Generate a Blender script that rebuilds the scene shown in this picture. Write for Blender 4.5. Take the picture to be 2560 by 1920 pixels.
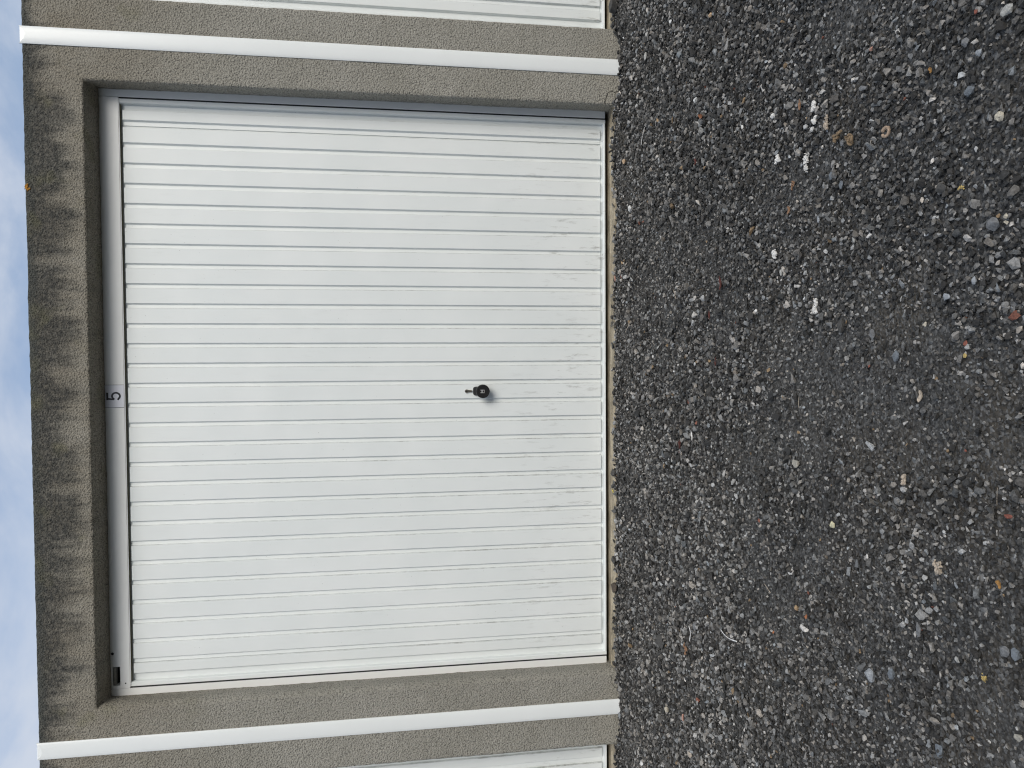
import bpy, bmesh, math, random
import numpy as np
from mathutils import Vector, Matrix, noise as mnoise

for o in list(bpy.data.objects):
    bpy.data.objects.remove(o, do_unlink=True)
SC = bpy.context.scene
COL = SC.collection
R = math.radians

# ---------------------------------------------------------------- camera
CAM_POS = (0.133, -3.3968, 1.0117)
YAW, PITCH, ROLL = -0.0285, -0.1532, -0.0106
cam_d = bpy.data.cameras.new('camera')
cam_d.sensor_fit = 'HORIZONTAL'
cam_d.sensor_width = 36.0
cam_d.lens = 1883.79 / 2560.0 * 36.0
cam_d.clip_start = 0.05
cam_d.clip_end = 500.0
cam = bpy.data.objects.new('camera', cam_d)
COL.objects.link(cam)
F = Vector((math.sin(YAW) * math.cos(PITCH), math.cos(YAW) * math.cos(PITCH), math.sin(PITCH)))
RT = Vector((math.cos(YAW), -math.sin(YAW), 0.0))
UP = RT.cross(F)
R2 = RT * math.cos(ROLL) + UP * math.sin(ROLL)
U2 = -RT * math.sin(ROLL) + UP * math.cos(ROLL)
# the phone was held sideways: the picture's right is the world's down
m3 = Matrix((-U2, R2, -F)).transposed()
cam.matrix_world = Matrix.Translation(CAM_POS) @ m3.to_4x4()
SC.camera = cam

# ---------------------------------------------------------------- sky
SUN_DIR = Vector((0.42, -0.72, 0.54)).normalized()
W = bpy.data.worlds.new('World')
SC.world = W
W.use_nodes = True
wn, wl = W.node_tree.nodes, W.node_tree.links
wn.clear()
wout = wn.new('ShaderNodeOutputWorld')
wbg = wn.new('ShaderNodeBackground')
wbg.inputs['Strength'].default_value = 0.10
sky = wn.new('ShaderNodeTexSky')
sky.sky_type = 'NISHITA'
sky.sun_disc = False
sky.sun_elevation = math.asin(SUN_DIR.z)
sky.sun_rotation = math.atan2(SUN_DIR.x, SUN_DIR.y)
sky.air_density = 1.0
sky.dust_density = 1.5
wtc = wn.new('ShaderNodeTexCoord')
wmp = wn.new('ShaderNodeMapping')
wmp.inputs['Scale'].default_value = (1.0, 1.0, 2.2)
wmp.inputs['Location'].default_value = (0.35, 0.1, 0.0)
wnz = wn.new('ShaderNodeTexNoise')
wnz.inputs['Scale'].default_value = 3.2
wnz.inputs['Detail'].default_value = 6.0
wnz.inputs['Roughness'].default_value = 0.55
wnz.inputs['Distortion'].default_value = 0.4
wrp = wn.new('ShaderNodeMapRange')
wrp.interpolation_type = 'SMOOTHSTEP'
wrp.inputs['From Min'].default_value = 0.33
wrp.inputs['From Max'].default_value = 0.60
wrp.inputs['To Min'].default_value = 0.24
wrp.inputs['To Max'].default_value = 0.95
wmx = wn.new('ShaderNodeMix')
wmx.data_type = 'RGBA'
wmx.inputs['B'].default_value = (3.9, 4.25, 4.9, 1.0)      # sunlit haze cloud, on the sky's own scale
wl.new(wtc.outputs['Generated'], wmp.inputs['Vector'])
wl.new(wmp.outputs['Vector'], wnz.inputs['Vector'])
wl.new(wnz.outputs['Fac'], wrp.inputs['Value'])
wl.new(wrp.outputs['Result'], wmx.inputs['Factor'])
wl.new(sky.outputs['Color'], wmx.inputs['A'])
wl.new(wmx.outputs['Result'], wbg.inputs['Color'])
wl.new(wbg.outputs['Background'], wout.inputs['Surface'])

# ---------------------------------------------------------------- veiled sun
sun_d = bpy.data.lights.new('sun', 'SUN')
sun_d.energy = 1.45
sun_d.angle = R(32)
sun_d.color = (1.0, 0.95, 0.87)
sun = bpy.data.objects.new('sun', sun_d)
COL.objects.link(sun)
sun.rotation_euler = (-SUN_DIR).to_track_quat('-Z', 'Y').to_euler()
sun.location = SUN_DIR * 20

SC.render.engine = 'CYCLES'
SC.cycles.max_bounces = 3
SC.cycles.diffuse_bounces = 3
SC.cycles.glossy_bounces = 2
SC.cycles.use_light_tree = False
SC.cycles.use_adaptive_sampling = True
SC.cycles.adaptive_threshold = 0.02
SC.cycles.filter_width = 1.15
vs = SC.view_settings
vs.view_transform = 'Standard'
vs.look = 'None'
vs.gamma = 1.0
vs.use_curve_mapping = False
vs.exposure = 0.68

# ================================================================ materials
def new_mat(name):
    m = bpy.data.materials.new(name)
    m.use_nodes = True
    nt = m.node_tree
    b = nt.nodes['Principled BSDF']
    return m, nt.nodes, nt.links, b

def N(nodes, kind, **kw):
    n = nodes.new(kind)
    for k, v in kw.items():
        if k in n.inputs:
            n.inputs[k].default_value = v
        else:
            setattr(n, k, v)
    return n

def mapr(nodes, links, src, a, b, c, d, smooth=True):
    n = nodes.new('ShaderNodeMapRange')
    n.interpolation_type = 'SMOOTHSTEP' if smooth else 'LINEAR'
    links.new(src, n.inputs['Value'])
    for k, v in zip(('From Min', 'From Max', 'To Min', 'To Max'), (a, b, c, d)):
        n.inputs[k].default_value = v
    return n.outputs['Result']

def mth(nodes, links, op, a, b=None, clamp=False):
    n = nodes.new('ShaderNodeMath')
    n.operation = op
    n.use_clamp = clamp
    for i, v in enumerate((a, b)):
        if v is None:
            continue
        if isinstance(v, (int, float)):
            n.inputs[i].default_value = v
        else:
            links.new(v, n.inputs[i])
    return n.outputs[0]

def mixc(nodes, links, fac, a, b, blend='MIX'):
    n = nodes.new('ShaderNodeMix')
    n.data_type = 'RGBA'
    n.blend_type = blend
    for key, v in (('Factor', fac), ('A', a), ('B', b)):
        if isinstance(v, (int, float)):
            n.inputs[key].default_value = v
        elif isinstance(v, tuple):
            n.inputs[key].default_value = v if len(v) == 4 else v + (1.0,)
        else:
            links.new(v, n.inputs[key])
    return n.outputs['Result']

def noise_tex(nodes, links, vec, scale, detail=3.0, rough=0.5, dist=0.0, mapping=None, loc=(0, 0, 0)):
    if mapping or loc != (0, 0, 0):
        mp = nodes.new('ShaderNodeMapping')
        mp.inputs['Scale'].default_value = mapping or (1, 1, 1)
        mp.inputs['Location'].default_value = loc
        links.new(vec, mp.inputs['Vector'])
        vec = mp.outputs['Vector']
    n = nodes.new('ShaderNodeTexNoise')
    n.inputs['Scale'].default_value = scale
    n.inputs['Detail'].default_value = detail
    n.inputs['Roughness'].default_value = rough
    n.inputs['Distortion'].default_value = dist
    links.new(vec, n.inputs['Vector'])
    return n.outputs['Fac']

def bump(nodes, links, b, height, strength, dist):
    n = nodes.new('ShaderNodeBump')
    n.inputs['Strength'].default_value = strength
    n.inputs['Distance'].default_value = dist
    links.new(height, n.inputs['Height'])
    links.new(n.outputs['Normal'], b.inputs['Normal'])
    return n

def plain(name, col, rough=0.5, metal=0.0, spec=0.5, var=0.0, vscale=40.0):
    m, nd, lk, b = new_mat(name)
    b.inputs['Base Color'].default_value = tuple(col) + (1.0,)
    b.inputs['Roughness'].default_value = rough
    b.inputs['Metallic'].default_value = metal
    b.inputs['Specular IOR Level'].default_value = spec
    if var:
        g = nd.new('ShaderNodeNewGeometry')
        f = noise_tex(nd, lk, g.outputs['Position'], vscale, 4.0, 0.6)
        f = mapr(nd, lk, f, 0.3, 0.7, 1.0 - var, 1.0 + var)
        mul = mixc(nd, lk, 1.0, tuple(col), f, 'MULTIPLY')
        lk.new(mul, b.inputs['Base Color'])
    return m

WALL_H = 2.515

def plaster_mat():
    m, nd, lk, b = new_mat('roughcast plaster')
    g = nd.new('ShaderNodeNewGeometry')
    P = g.outputs['Position']
    sep = nd.new('ShaderNodeSeparateXYZ')
    lk.new(P, sep.inputs[0])
    x, y, z = sep.outputs
    big = noise_tex(nd, lk, P, 2.2, 4.0, 0.6)
    col = mixc(nd, lk, mapr(nd, lk, big, 0.35, 0.65, 0, 1), (0.290, 0.280, 0.243), (0.333, 0.322, 0.284))
    # warmer, browner towards the weathered top band
    topf = mapr(nd, lk, z, 1.55, 2.45, 0.0, 1.0)
    n2 = noise_tex(nd, lk, P, 5.0, 3.0, 0.65, 0.0, (1.6, 1.0, 0.7))
    tb = mth(nd, lk, 'MULTIPLY', topf, mapr(nd, lk, n2, 0.3, 0.7, 0.55, 1.0))
    col = mixc(nd, lk, tb, col, (0.232, 0.210, 0.168))
    # black algae runs that start at the coping and fade downwards
    d = mth(nd, lk, 'SUBTRACT', WALL_H, z)
    comb = nd.new('ShaderNodeCombineXYZ')
    lk.new(x, comb.inputs[0])
    r1 = noise_tex(nd, lk, comb.outputs[0], 2.6, 3.0, 0.6, loc=(1.9, 0, 0))
    wob = noise_tex(nd, lk, P, 9.0, 3.0, 0.6, 0.0, (1.5, 1.0, 0.7), (3.0, 0, 0))
    r2 = noise_tex(nd, lk, P, 1.0, 4.0, 0.68, 0.0, (13.0, 1.0, 2.4), (5.3, 0, 0.7))
    r3 = noise_tex(nd, lk, P, 1.0, 3.0, 0.6, 0.0, (6.0, 1.0, 7.0), (2.3, 0, 1.7))
    k = mth(nd, lk, 'ADD', mth(nd, lk, 'MULTIPLY', r1, 0.55), mth(nd, lk, 'ADD', mth(nd, lk, 'MULTIPLY', r2, 0.75), mth(nd, lk, 'MULTIPLY', r3, 0.35)))
    k = mth(nd, lk, 'SUBTRACT', k, mth(nd, lk, 'MULTIPLY', d, 1.75))
    k = mth(nd, lk, 'SUBTRACT', k, mapr(nd, lk, mth(nd, lk, 'ABSOLUTE', x), 1.05, 1.45, 0.0, 0.20))
    st = mapr(nd, lk, k, 0.40, 0.68, 0.0, 1.0)
    fine = noise_tex(nd, lk, P, 55.0, 3.0, 0.7)
    st = mth(nd, lk, 'MULTIPLY', st, mapr(nd, lk, fine, 0.32, 0.62, 0.60, 1.0))
    fade = mapr(nd, lk, d, 0.16, 0.42, 1.0, 0.0)
    st = mth(nd, lk, 'MULTIPLY', st, fade)
    col = mixc(nd, lk, mth(nd, lk, 'MULTIPLY', st, 0.93), col, (0.040, 0.042, 0.040))
    # grime in a thin rim along the coping
    rim = mapr(nd, lk, mth(nd, lk, 'ADD', d, mapr(nd, lk, wob, 0.3, 0.7, -0.012, 0.012, False)), 0.005, 0.05, 0.62, 0.0)
    col = mixc(nd, lk, rim, col, (0.055, 0.062, 0.058))
    # faint greenish and rusty blotches
    gb = noise_tex(nd, lk, P, 7.0, 3.0, 0.5, loc=(11, 3, 5))
    col = mixc(nd, lk, mth(nd, lk, 'MULTIPLY', mapr(nd, lk, gb, 0.56, 0.72, 0, 0.35), topf), col, (0.16, 0.155, 0.085))
    # splash back at the foot
    foot = mapr(nd, lk, mth(nd, lk, 'ADD', z, mapr(nd, lk, wob, 0.3, 0.7, -0.05, 0.05, False)), 0.0, 0.16, 0.32, 0.0)
    col = mixc(nd, lk, foot, col, (0.36, 0.33, 0.27))
    # grain
    v = nd.new('ShaderNodeTexVoronoi')
    v.inputs['Scale'].default_value = 125.0
    lk.new(P, v.inputs['Vector'])
    gr = noise_tex(nd, lk, P, 150.0, 2.0, 0.65)
    h = mth(nd, lk, 'ADD', mth(nd, lk, 'MULTIPLY', v.outputs['Distance'], -0.75), mth(nd, lk, 'MULTIPLY', gr, 1.1))
    pit = mapr(nd, lk, gr, 0.34, 0.52, 0.45, 1.03)
    col = mixc(nd, lk, 1.0, col, pit, 'MULTIPLY')
    lk.new(col, b.inputs['Base Color'])
    b.inputs['Roughness'].default_value = 0.93
    b.inputs['Specular IOR Level'].default_value = 0.25
    bump(nd, lk, b, h, 0.92, 0.0052)
    return m

def door_paint():
    m, nd, lk, b = new_mat('white door paint')
    g = nd.new('ShaderNodeNewGeometry')
    P = g.outputs['Position']
    sep = nd.new('ShaderNodeSeparateXYZ')
    lk.new(P, sep.inputs[0])
    x, y, z = sep.outputs
    big = noise_tex(nd, lk, P, 3.5, 2.0, 0.6)
    col = mixc(nd, lk, mapr(nd, lk, big, 0.3, 0.7, 0, 1), (0.748, 0.786, 0.780), (0.782, 0.815, 0.808))
    low = mapr(nd, lk, z, 0.02, 0.62, 1.0, 0.0)
    # brushed grime, mostly low down, in upright smears
    s1 = noise_tex(nd, lk, P, 9.0, 4.0, 0.72, 0.0, (5.0, 1.0, 1.0))
    s2 = noise_tex(nd, lk, P, 2.4, 3.0, 0.5, 0.0, (1.0, 1.0, 1.0), (4, 0, 2))
    sm = mth(nd, lk, 'MULTIPLY', mapr(nd, lk, s1, 0.54, 0.72, 0.0, 0.8), mapr(nd, lk, s2, 0.40, 0.62, 0.1, 1.0))
    sm = mth(nd, lk, 'MULTIPLY', sm, mth(nd, lk, 'ADD', mth(nd, lk, 'MULTIPLY', low, 0.9), 0.06))
    col = mixc(nd, lk, sm, col, (0.30, 0.30, 0.28))
    # scattered specks
    v = nd.new('ShaderNodeTexVoronoi')
    v.inputs['Scale'].default_value = 42.0
    lk.new(P, v.inputs['Vector'])
    sp = mapr(nd, lk, v.outputs['Distance'], 0.035, 0.085, 0.55, 0.0)
    sn = noise_tex(nd, lk, P, 6.0, 2.0, 0.5, loc=(1, 5, 9))
    sp = mth(nd, lk, 'MULTIPLY', sp, mapr(nd, lk, sn, 0.5, 0.66, 0.0, 1.0))
    col = mixc(nd, lk, sp, col, (0.22, 0.22, 0.20))
    lk.new(col, b.inputs['Base Color'])
    b.inputs['Roughness'].default_value = 0.42
    b.inputs['Specular IOR Level'].default_value = 0.4
    f2 = noise_tex(nd, lk, P, 5.0, 1.0, 0.5)
    bump(nd, lk, b, mth(nd, lk, 'MULTIPLY', f2, 1.6), 0.35, 0.003)
    return m, col, P, nd, lk, b

def slat_paint():
    # the same paint, with the broken dirt line that collects in the crease on each slat's hinge side
    m, col, P, nd, lk, b = door_paint()
    m.name = 'white slat paint with dirty crease'
    tc = nd.new('ShaderNodeTexCoord')
    sep = nd.new('ShaderNodeSeparateXYZ')
    lk.new(tc.outputs['Object'], sep.inputs[0])
    lx = sep.outputs[0]
    dx = mth(nd, lk, 'ABSOLUTE', mth(nd, lk, 'SUBTRACT', lx, -0.0016))
    line = mapr(nd, lk, dx, 0.0009, 0.0026, 1.0, 0.0)
    n1 = noise_tex(nd, lk, P, 5.0, 5.0, 0.75, 0.0, (12.0, 1.0, 1.0))
    n2 = noise_tex(nd, lk, P, 38.0, 3.0, 0.7)
    brk = mth(nd, lk, 'MULTIPLY', mapr(nd, lk, n1, 0.42, 0.70, 0.20, 0.8), mapr(nd, lk, n2, 0.35, 0.6, 0.45, 1.0))
    g2 = nd.new('ShaderNodeSeparateXYZ')
    lk.new(P, g2.inputs[0])
    lowf = mapr(nd, lk, g2.outputs[2], 0.0, 2.1, 1.0, 0.35)
    line = mth(nd, lk, 'MULTIPLY', mth(nd, lk, 'MULTIPLY', line, brk), lowf)
    c2 = mixc(nd, lk, line, col, (0.13, 0.125, 0.105))
    lk.new(c2, b.inputs['Base Color'])
    return m

def concrete_mat():
    m, nd, lk, b = new_mat('threshold concrete')
    g = nd.new('ShaderNodeNewGeometry')
    P = g.outputs['Position']
    a = noise_tex(nd, lk, P, 6.0, 5.0, 0.7, 0.3, (1, 2, 1))
    col = mixc(nd, lk, mapr(nd, lk, a, 0.36, 0.64, 0, 1), (0.20, 0.170, 0.120), (0.43, 0.375, 0.275))
    c = noise_tex(nd, lk, P, 150.0, 3.0, 0.7)
    col = mixc(nd, lk, mapr(nd, lk, c, 0.56, 0.68, 0, 0.75), col, (0.10, 0.085, 0.065))
    c2 = noise_tex(nd, lk, P, 90.0, 3.0, 0.7, loc=(3, 3, 3))
    col = mixc(nd, lk, mapr(nd, lk, c2, 0.58, 0.70, 0, 0.6), col, (0.60, 0.56, 0.47))
    s = noise_tex(nd, lk, P, 3.0, 3.0, 0.6, loc=(8, 1, 0))
    col = mixc(nd, lk, mapr(nd, lk, s, 0.52, 0.70, 0, 0.5), col, (0.20, 0.15, 0.09))
    lk.new(col, b.inputs['Base Color'])
    b.inputs['Roughness'].default_value = 0.9
    bump(nd, lk, b, c, 0.6, 0.003)
    return m

def ground_mat():
    m, nd, lk, b = new_mat('dark grit bed')
    g = nd.new('ShaderNodeNewGeometry')
    P = g.outputs['Position']
    v = nd.new('ShaderNodeTexVoronoi')
    v.inputs['Scale'].default_value = 230.0
    lk.new(P, v.inputs['Vector'])
    v2 = nd.new('ShaderNodeTexVoronoi')
    v2.inputs['Scale'].default_value = 95.0
    lk.new(P, v2.inputs['Vector'])
    sepc = nd.new('ShaderNodeSeparateColor')
    lk.new(v.outputs['Color'], sepc.inputs[0])
    sepd = nd.new('ShaderNodeSeparateColor')
    lk.new(v2.outputs['Color'], sepd.inputs[0])
    t = mapr(nd, lk, sepc.outputs[0], 0.0, 1.0, 0.0, 1.0, False)
    t = mth(nd, lk, 'POWER', t, 2.6)
    soil = noise_tex(nd, lk, P, 3.0, 4.0, 0.6)
    base = mixc(nd, lk, mapr(nd, lk, soil, 0.45, 0.65, 0, 1), (0.034, 0.034, 0.033), (0.046, 0.040, 0.031))
    col = mixc(nd, lk, t, base, (0.125, 0.125, 0.122))
    col = mixc(nd, lk, mapr(nd, lk, sepd.outputs[1], 0.93, 0.97, 0, 0.8), col, (0.20, 0.20, 0.195))
    lk.new(col, b.inputs['Base Color'])
    b.inputs['Roughness'].default_value = 0.9
    h = mth(nd, lk, 'MULTIPLY', v2.outputs['Distance'], -1.0)
    bump(nd, lk, b, h, 0.9, 0.006)
    return m

def gravel_mat():
    m, nd, lk, b = new_mat('crushed basalt')
    at = nd.new('ShaderNodeAttribute')
    at.attribute_type = 'INSTANCER'
    at.attribute_name = 'tint'
    g = nd.new('ShaderNodeNewGeometry')
    P = g.outputs['Position']
    f = noise_tex(nd, lk, P, 240.0, 1.0, 0.7)
    mul = mapr(nd, lk, f, 0.3, 0.7, 0.72, 1.25)
    col = mixc(nd, lk, 1.0, at.outputs['Color'], mul, 'MULTIPLY')
    lk.new(col, b.inputs['Base Color'])
    b.inputs['Roughness'].default_value = 0.72
    b.inputs['Specular IOR Level'].default_value = 0.38
    return m

M = {}
M['plaster'] = plaster_mat()
M['paint'] = door_paint()[0]
M['slat'] = slat_paint()
M['concrete'] = concrete_mat()
M['ground'] = ground_mat()
M['gravel'] = gravel_mat()
M['shell'] = plain('grey concrete', (0.22, 0.21, 0.19), 0.9, var=0.2, vscale=8)
M['frame'] = plain('white frame enamel', (0.775, 0.785, 0.770), 0.38, var=0.02, vscale=5)
M['pvc'] = plain('white pvc', (0.80, 0.83, 0.825), 0.30, var=0.012, vscale=4)
M['black'] = plain('black plastic', (0.009, 0.009, 0.010), 0.5, spec=0.35)
M['rubber'] = plain('black rubber seal', (0.015, 0.015, 0.015), 0.7)
M['chrome'] = plain('worn nickel', (0.50, 0.46, 0.40), 0.32, 1.0, var=0.2, vscale=300)
M['steel'] = plain('galvanised steel', (0.42, 0.41, 0.38), 0.45, 1.0, var=0.15, vscale=120)
M['beige'] = plain('aged beige seal strip', (0.30, 0.28, 0.20), 0.5)
M['silver'] = plain('silver print', (0.42, 0.42, 0.42), 0.4, 0.3)
M['label'] = plain('white label film', (0.70, 0.71, 0.76), 0.28)
M['ink'] = plain('black ink', (0.010, 0.009, 0.013), 0.35)
M['crack'] = plain('open crack', (0.045, 0.042, 0.036), 0.95)
M['lichen'] = plain('orange lichen', (0.42, 0.20, 0.03), 0.95, var=0.4, vscale=200)
PAL = {
    'tan': (0.46, 0.33, 0.21), 'pale': (0.37, 0.37, 0.35), 'pale2': (0.29, 0.31, 0.33),
    'rust': (0.21, 0.078, 0.030), 'red': (0.23, 0.075, 0.050), 'pink': (0.47, 0.26, 0.20),
    'cream': (0.50, 0.46, 0.37), 'cream2': (0.36, 0.34, 0.29), 'grey2': (0.165, 0.17, 0.175),
    'bluegrey': (0.145, 0.165, 0.185), 'white': (0.72, 0.71, 0.68), 'purewhite': (0.82, 0.82, 0.81),
    'bone': (0.46, 0.39, 0.31), 'orange': (0.24, 0.135, 0.075), 'orange2': (0.38, 0.15, 0.065),
    'tan2': (0.22, 0.155, 0.09), 'pinktan': (0.38, 0.28, 0.20), 'darkred': (0.085, 0.022, 0.015),
    'dark': (0.058, 0.057, 0.054), 'brown': (0.062, 0.048, 0.036), 'yellow': (0.48, 0.36, 0.13),
    'amber': (0.30, 0.16, 0.045), 'yellowcream': (0.58, 0.54, 0.36), 'lemon': (0.66, 0.55, 0.10),
}
def pal(c):
    k = 'debris ' + c
    if k not in M:
        m, nd, lk, b = new_mat('debris ' + c)
        g = nd.new('ShaderNodeNewGeometry')
        f = noise_tex(nd, lk, g.outputs['Position'], 190.0, 4.0, 0.7)
        f2 = noise_tex(nd, lk, g.outputs['Position'], 420.0, 2.0, 0.6)
        col = mixc(nd, lk, 1.0, PAL[c], mapr(nd, lk, f, 0.3, 0.7, 0.68, 1.22), 'MULTIPLY')
        amt = 0.75 if c in ('cream', 'bone', 'tan2', 'orange') else 0.25
        col = mixc(nd, lk, mapr(nd, lk, f2, 0.56, 0.66, 0.0, amt), col, (0.06, 0.055, 0.05))
        lk.new(col, b.inputs['Base Color'])
        b.inputs['Roughness'].default_value = 0.75
        bump(nd, lk, b, f, 0.5, 0.002)
        M[k] = m
    return M[k]

# ================================================================ helpers
def tag(o, label=None, cat=None, group=None, kind=None):
    for k, v in (('label', label), ('category', cat), ('group', group), ('kind', kind)):
        if v:
            o[k] = v
    return o

def link(name, me, mat=None, parent=None, smooth=False):
    if mat is not None and len(me.materials) == 0:
        me.materials.append(mat)
    o = bpy.data.objects.new(name, me)
    COL.objects.link(o)
    if parent is not None:
        o.parent = parent
    if smooth:
        me.polygons.foreach_set('use_smooth', [True] * len(me.polygons))
    return o

def empty(name, loc=(0, 0, 0)):
    o = bpy.data.objects.new(name, None)
    o.empty_display_size = 0.2
    COL.objects.link(o)
    o.location = loc
    return o

class MB:
    def __init__(s):
        s.v, s.f = [], []
    def box(s, x0, x1, y0, y1, z0, z1):
        n = len(s.v)
        s.v += [(x0, y0, z0), (x1, y0, z0), (x1, y1, z0), (x0, y1, z0), (x0, y0, z1), (x1, y0, z1), (x1, y1, z1), (x0, y1, z1)]
        s.f += [tuple(n + i for i in q) for q in ((0, 3, 2, 1), (4, 5, 6, 7), (0, 1, 5, 4), (1, 2, 6, 5), (2, 3, 7, 6), (3, 0, 4, 7))]
        return s
    def loft(s, rings, cap=True, closed=True):
        n = len(s.v)
        k = len(rings[0])
        for r in rings:
            s.v += [tuple(p) for p in r]
        for i in range(len(rings) - 1):
            for j in range(k if closed else k - 1):
                a, b2 = n + i * k + j, n + i * k + (j + 1) % k
                s.f.append((a, b2, b2 + k, a + k))
        if cap:
            s.f.append(tuple(n + j for j in range(k))[::-1])
            s.f.append(tuple(n + (len(rings) - 1) * k + j for j in range(k)))
        return s
    def mesh(s, name, fix=True):
        me = bpy.data.meshes.new(name)
        me.from_pydata(s.v, [], s.f)
        if fix:
            bm = bmesh.new()
            bm.from_mesh(me)
            bmesh.ops.recalc_face_normals(bm, faces=bm.faces)
            bm.to_mesh(me)
            bm.free()
        me.update()
        return me

def bevel(me, w, seg=2):
    bm = bmesh.new()
    bm.from_mesh(me)
    bmesh.ops.bevel(bm, geom=[e for e in bm.edges if len(e.link_faces) == 2 and e.calc_face_angle(0) > 0.5],
                    offset=w, segments=seg, affect='EDGES', clamp_overlap=True)
    bm.to_mesh(me)
    bm.free()
    return me

# ================================================================ ground
OPEN_W, TRIM_W, PITCHX = 1.3186, 0.0342, 2.98

def ground_z(x, y):
    """height of the gravel's bed; heaped a little against the thresholds"""
    z = -0.030 + 0.006 * mnoise.noise(Vector((x * 1.7, y * 1.7, 3.1))) + 0.003 * mnoise.noise(Vector((x * 6.0, y * 6.0, 1.7)))
    xl = (x + PITCHX / 2) % PITCHX - PITCHX / 2
    if abs(xl) < 1.36:
        t = max(0.0, min(1.0, (y + 0.16) / 0.15))
        z += t * t * (3 - 2 * t) * (0.0225 + 0.008 * mnoise.noise(Vector((x * 5, 0.3, 0))) + 0.006 * mnoise.noise(Vector((x * 19, 4.3, 0))))
    elif y > -0.15:
        t = (y + 0.15) / 0.15
        z += t * t * (0.004 + 0.006 * mnoise.noise(Vector((x * 9, 7.3, 0))) + (0.008 if x < 0 else 0.0))
    return z

def axis(lo, hi, step, far):
    a = [-s for s in reversed(far)] + []
    n = int(round((hi - lo) / step))
    return a + [lo + (hi - lo) * i / n for i in range(n + 1)] + list(far)

gx = [-80, -30, -12, -6] + [-4 + 8 * i / 200 for i in range(201)] + [6, 12, 30, 80]
gy = [-80, -30, -12, -6] + [-4.5 + 4.52 * i / 113 for i in range(114)] + [0.10, 5.0, 12, 30, 80]
gv, gf = [], []
for yy in gy:
    for xx in gx:
        inner = -4 <= xx <= 4 and -4.5 <= yy <= 0.03
        gv.append((xx, yy, ground_z(xx, yy) if inner else (-0.03 if yy < 0.03 else -0.05)))
nx = len(gx)
for j in range(len(gy) - 1):
    for i in range(nx - 1):
        a = j * nx + i
        gf.append((a, a + 1, a + nx + 1, a + nx))
gme = bpy.data.meshes.new('ground')
gme.from_pydata(gv, [], gf)
ground = link('ground', gme, M['ground'], smooth=True)
tag(ground, 'dark grit bed of the yard under the gravel', kind='structure')

# ================================================================ garages
def front_wall_mesh():
    """plaster skin: front face with the door opening, rounded arrises, reveals, soffit and coping"""
    r = 0.011
    hw = 1.482
    st = 0.0085
    def lin(a, b):
        n = max(1, int(round((b - a) / st)))
        return [a + (b - a) * i / n for i in range(n)]
    ow, oz = OPEN_W + r, 2.280 + r
    owL, rl, dl = OPEN_W + 0.012, 0.012, 0.045
    xs = lin(-hw, -owL) + lin(-owL, ow) + lin(ow, hw) + [hw]
    zs = lin(-0.06, oz) + lin(oz, WALL_H - r) + [WALL_H - r]
    vid, V, Fc = {}, [], []
    def vert(key, co):
        if key not in vid:
            vid[key] = len(V)
            V.append(co)
        return vid[key]
    nX, nZ = len(xs), len(zs)
    iL = min(range(nX), key=lambda i: abs(xs[i] + owL))
    iR = min(range(nX), key=lambda i: abs(xs[i] - ow))
    jT = min(range(nZ), key=lambda j: abs(zs[j] - oz))
    for j in range(nZ - 1):
        for i in range(nX - 1):
            if iL <= i < iR and j < jT:
                continue
            q = [vert((i + a, j + b), (xs[i + a], 0.0, zs[j + b])) for a, b in ((0, 0), (1, 0), (1, 1), (0, 1))]
            Fc.append(q)
    # opening loop
    loop = [(iR, j) for j in range(0, jT)] + [(iR, jT)] + [(i, jT) for i in range(iR - 1, iL, -1)] + [(iL, jT)] + [(iL, j) for j in range(jT - 1, -1, -1)]
    prof = [(r * math.sin(a), r * (1 - math.cos(a))) for a in [math.pi / 2 * k / 4 for k in range(1, 5)]]
    prof += [(r, r + (0.165 - r) * k / 14) for k in range(1, 15)]
    prev = [vid[k] for k in loop]
    for off, dep in prof:
        cur = []
        for (i, j) in loop:
            x0, z0 = xs[i], zs[j]
            sx = off - 0.067 * max(0, dep - r)
            sz = off + 0.16 * max(0, dep - r)
            e_ = min(dep, dl) / dl
            sl = rl * (1 - (1 - e_) ** 2.4) - 0.09 * max(0, dep - dl)
            x = x0 - sx if i == iR else (x0 + sl if i == iL else x0)
            z = z0 - sz if j == jT else z0
            if i not in (iR, iL):
                t_ = (x0 + owL) / (ow + owL)
                x = x0 + sl * (1 - t_) - sx * t_
            if j != jT:
                z = z0 * (1 - sz / oz) if z0 > 0 else z0
            cur.append(len(V))
            V.append((x, dep, z))
        for a in range(len(loop) - 1):
            Fc.append([prev[a], prev[a + 1], cur[a + 1], cur[a]])
        prev = cur
    # coping
    prev = [vid[(i, nZ - 1)] for i in range(nX)]
    for k in range(1, 11):
        if k <= 4:
            a = math.pi / 2 * k / 4
            dz, dy = r * math.sin(a), r * (1 - math.cos(a))
        else:
            dz, dy = r, r + 0.025 * (k - 4)
        cur = []
        for i in range(nX):
            cur.append(len(V))
            V.append((xs[i], dy, WALL_H - r + dz))
        for i in range(nX - 1):
            Fc.append([prev[i], prev[i + 1], cur[i + 1], cur[i]])
        prev = cur
    me = bpy.data.meshes.new('front_wall')
    me.from_pydata(V, [], Fc)
    me.update()
    nor = [v.normal.copy() for v in me.vertices]
    flip = -1.0 if sum(n.y for n in nor) > 0 else 1.0
    if flip < 0:
        me.flip_normals()
    for v, n in zip(me.vertices, nor):
        p = v.co
        h = mnoise.noise(p * 75.0) * 0.0012 + mnoise.noise(p * 28.0 + Vector((9, 2, 4))) * 0.0013 + mnoise.noise(p * 3.0) * 0.0016
        v.co = p + n * flip * h
    me.update()
    return me

garage = empty('garage')
tag(garage, 'grey plastered garage with the number 5 over its white ribbed door', 'garage', 'garages in a row')
link('front_wall', front_wall_mesh(), M['plaster'], garage, smooth=True)

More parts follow.
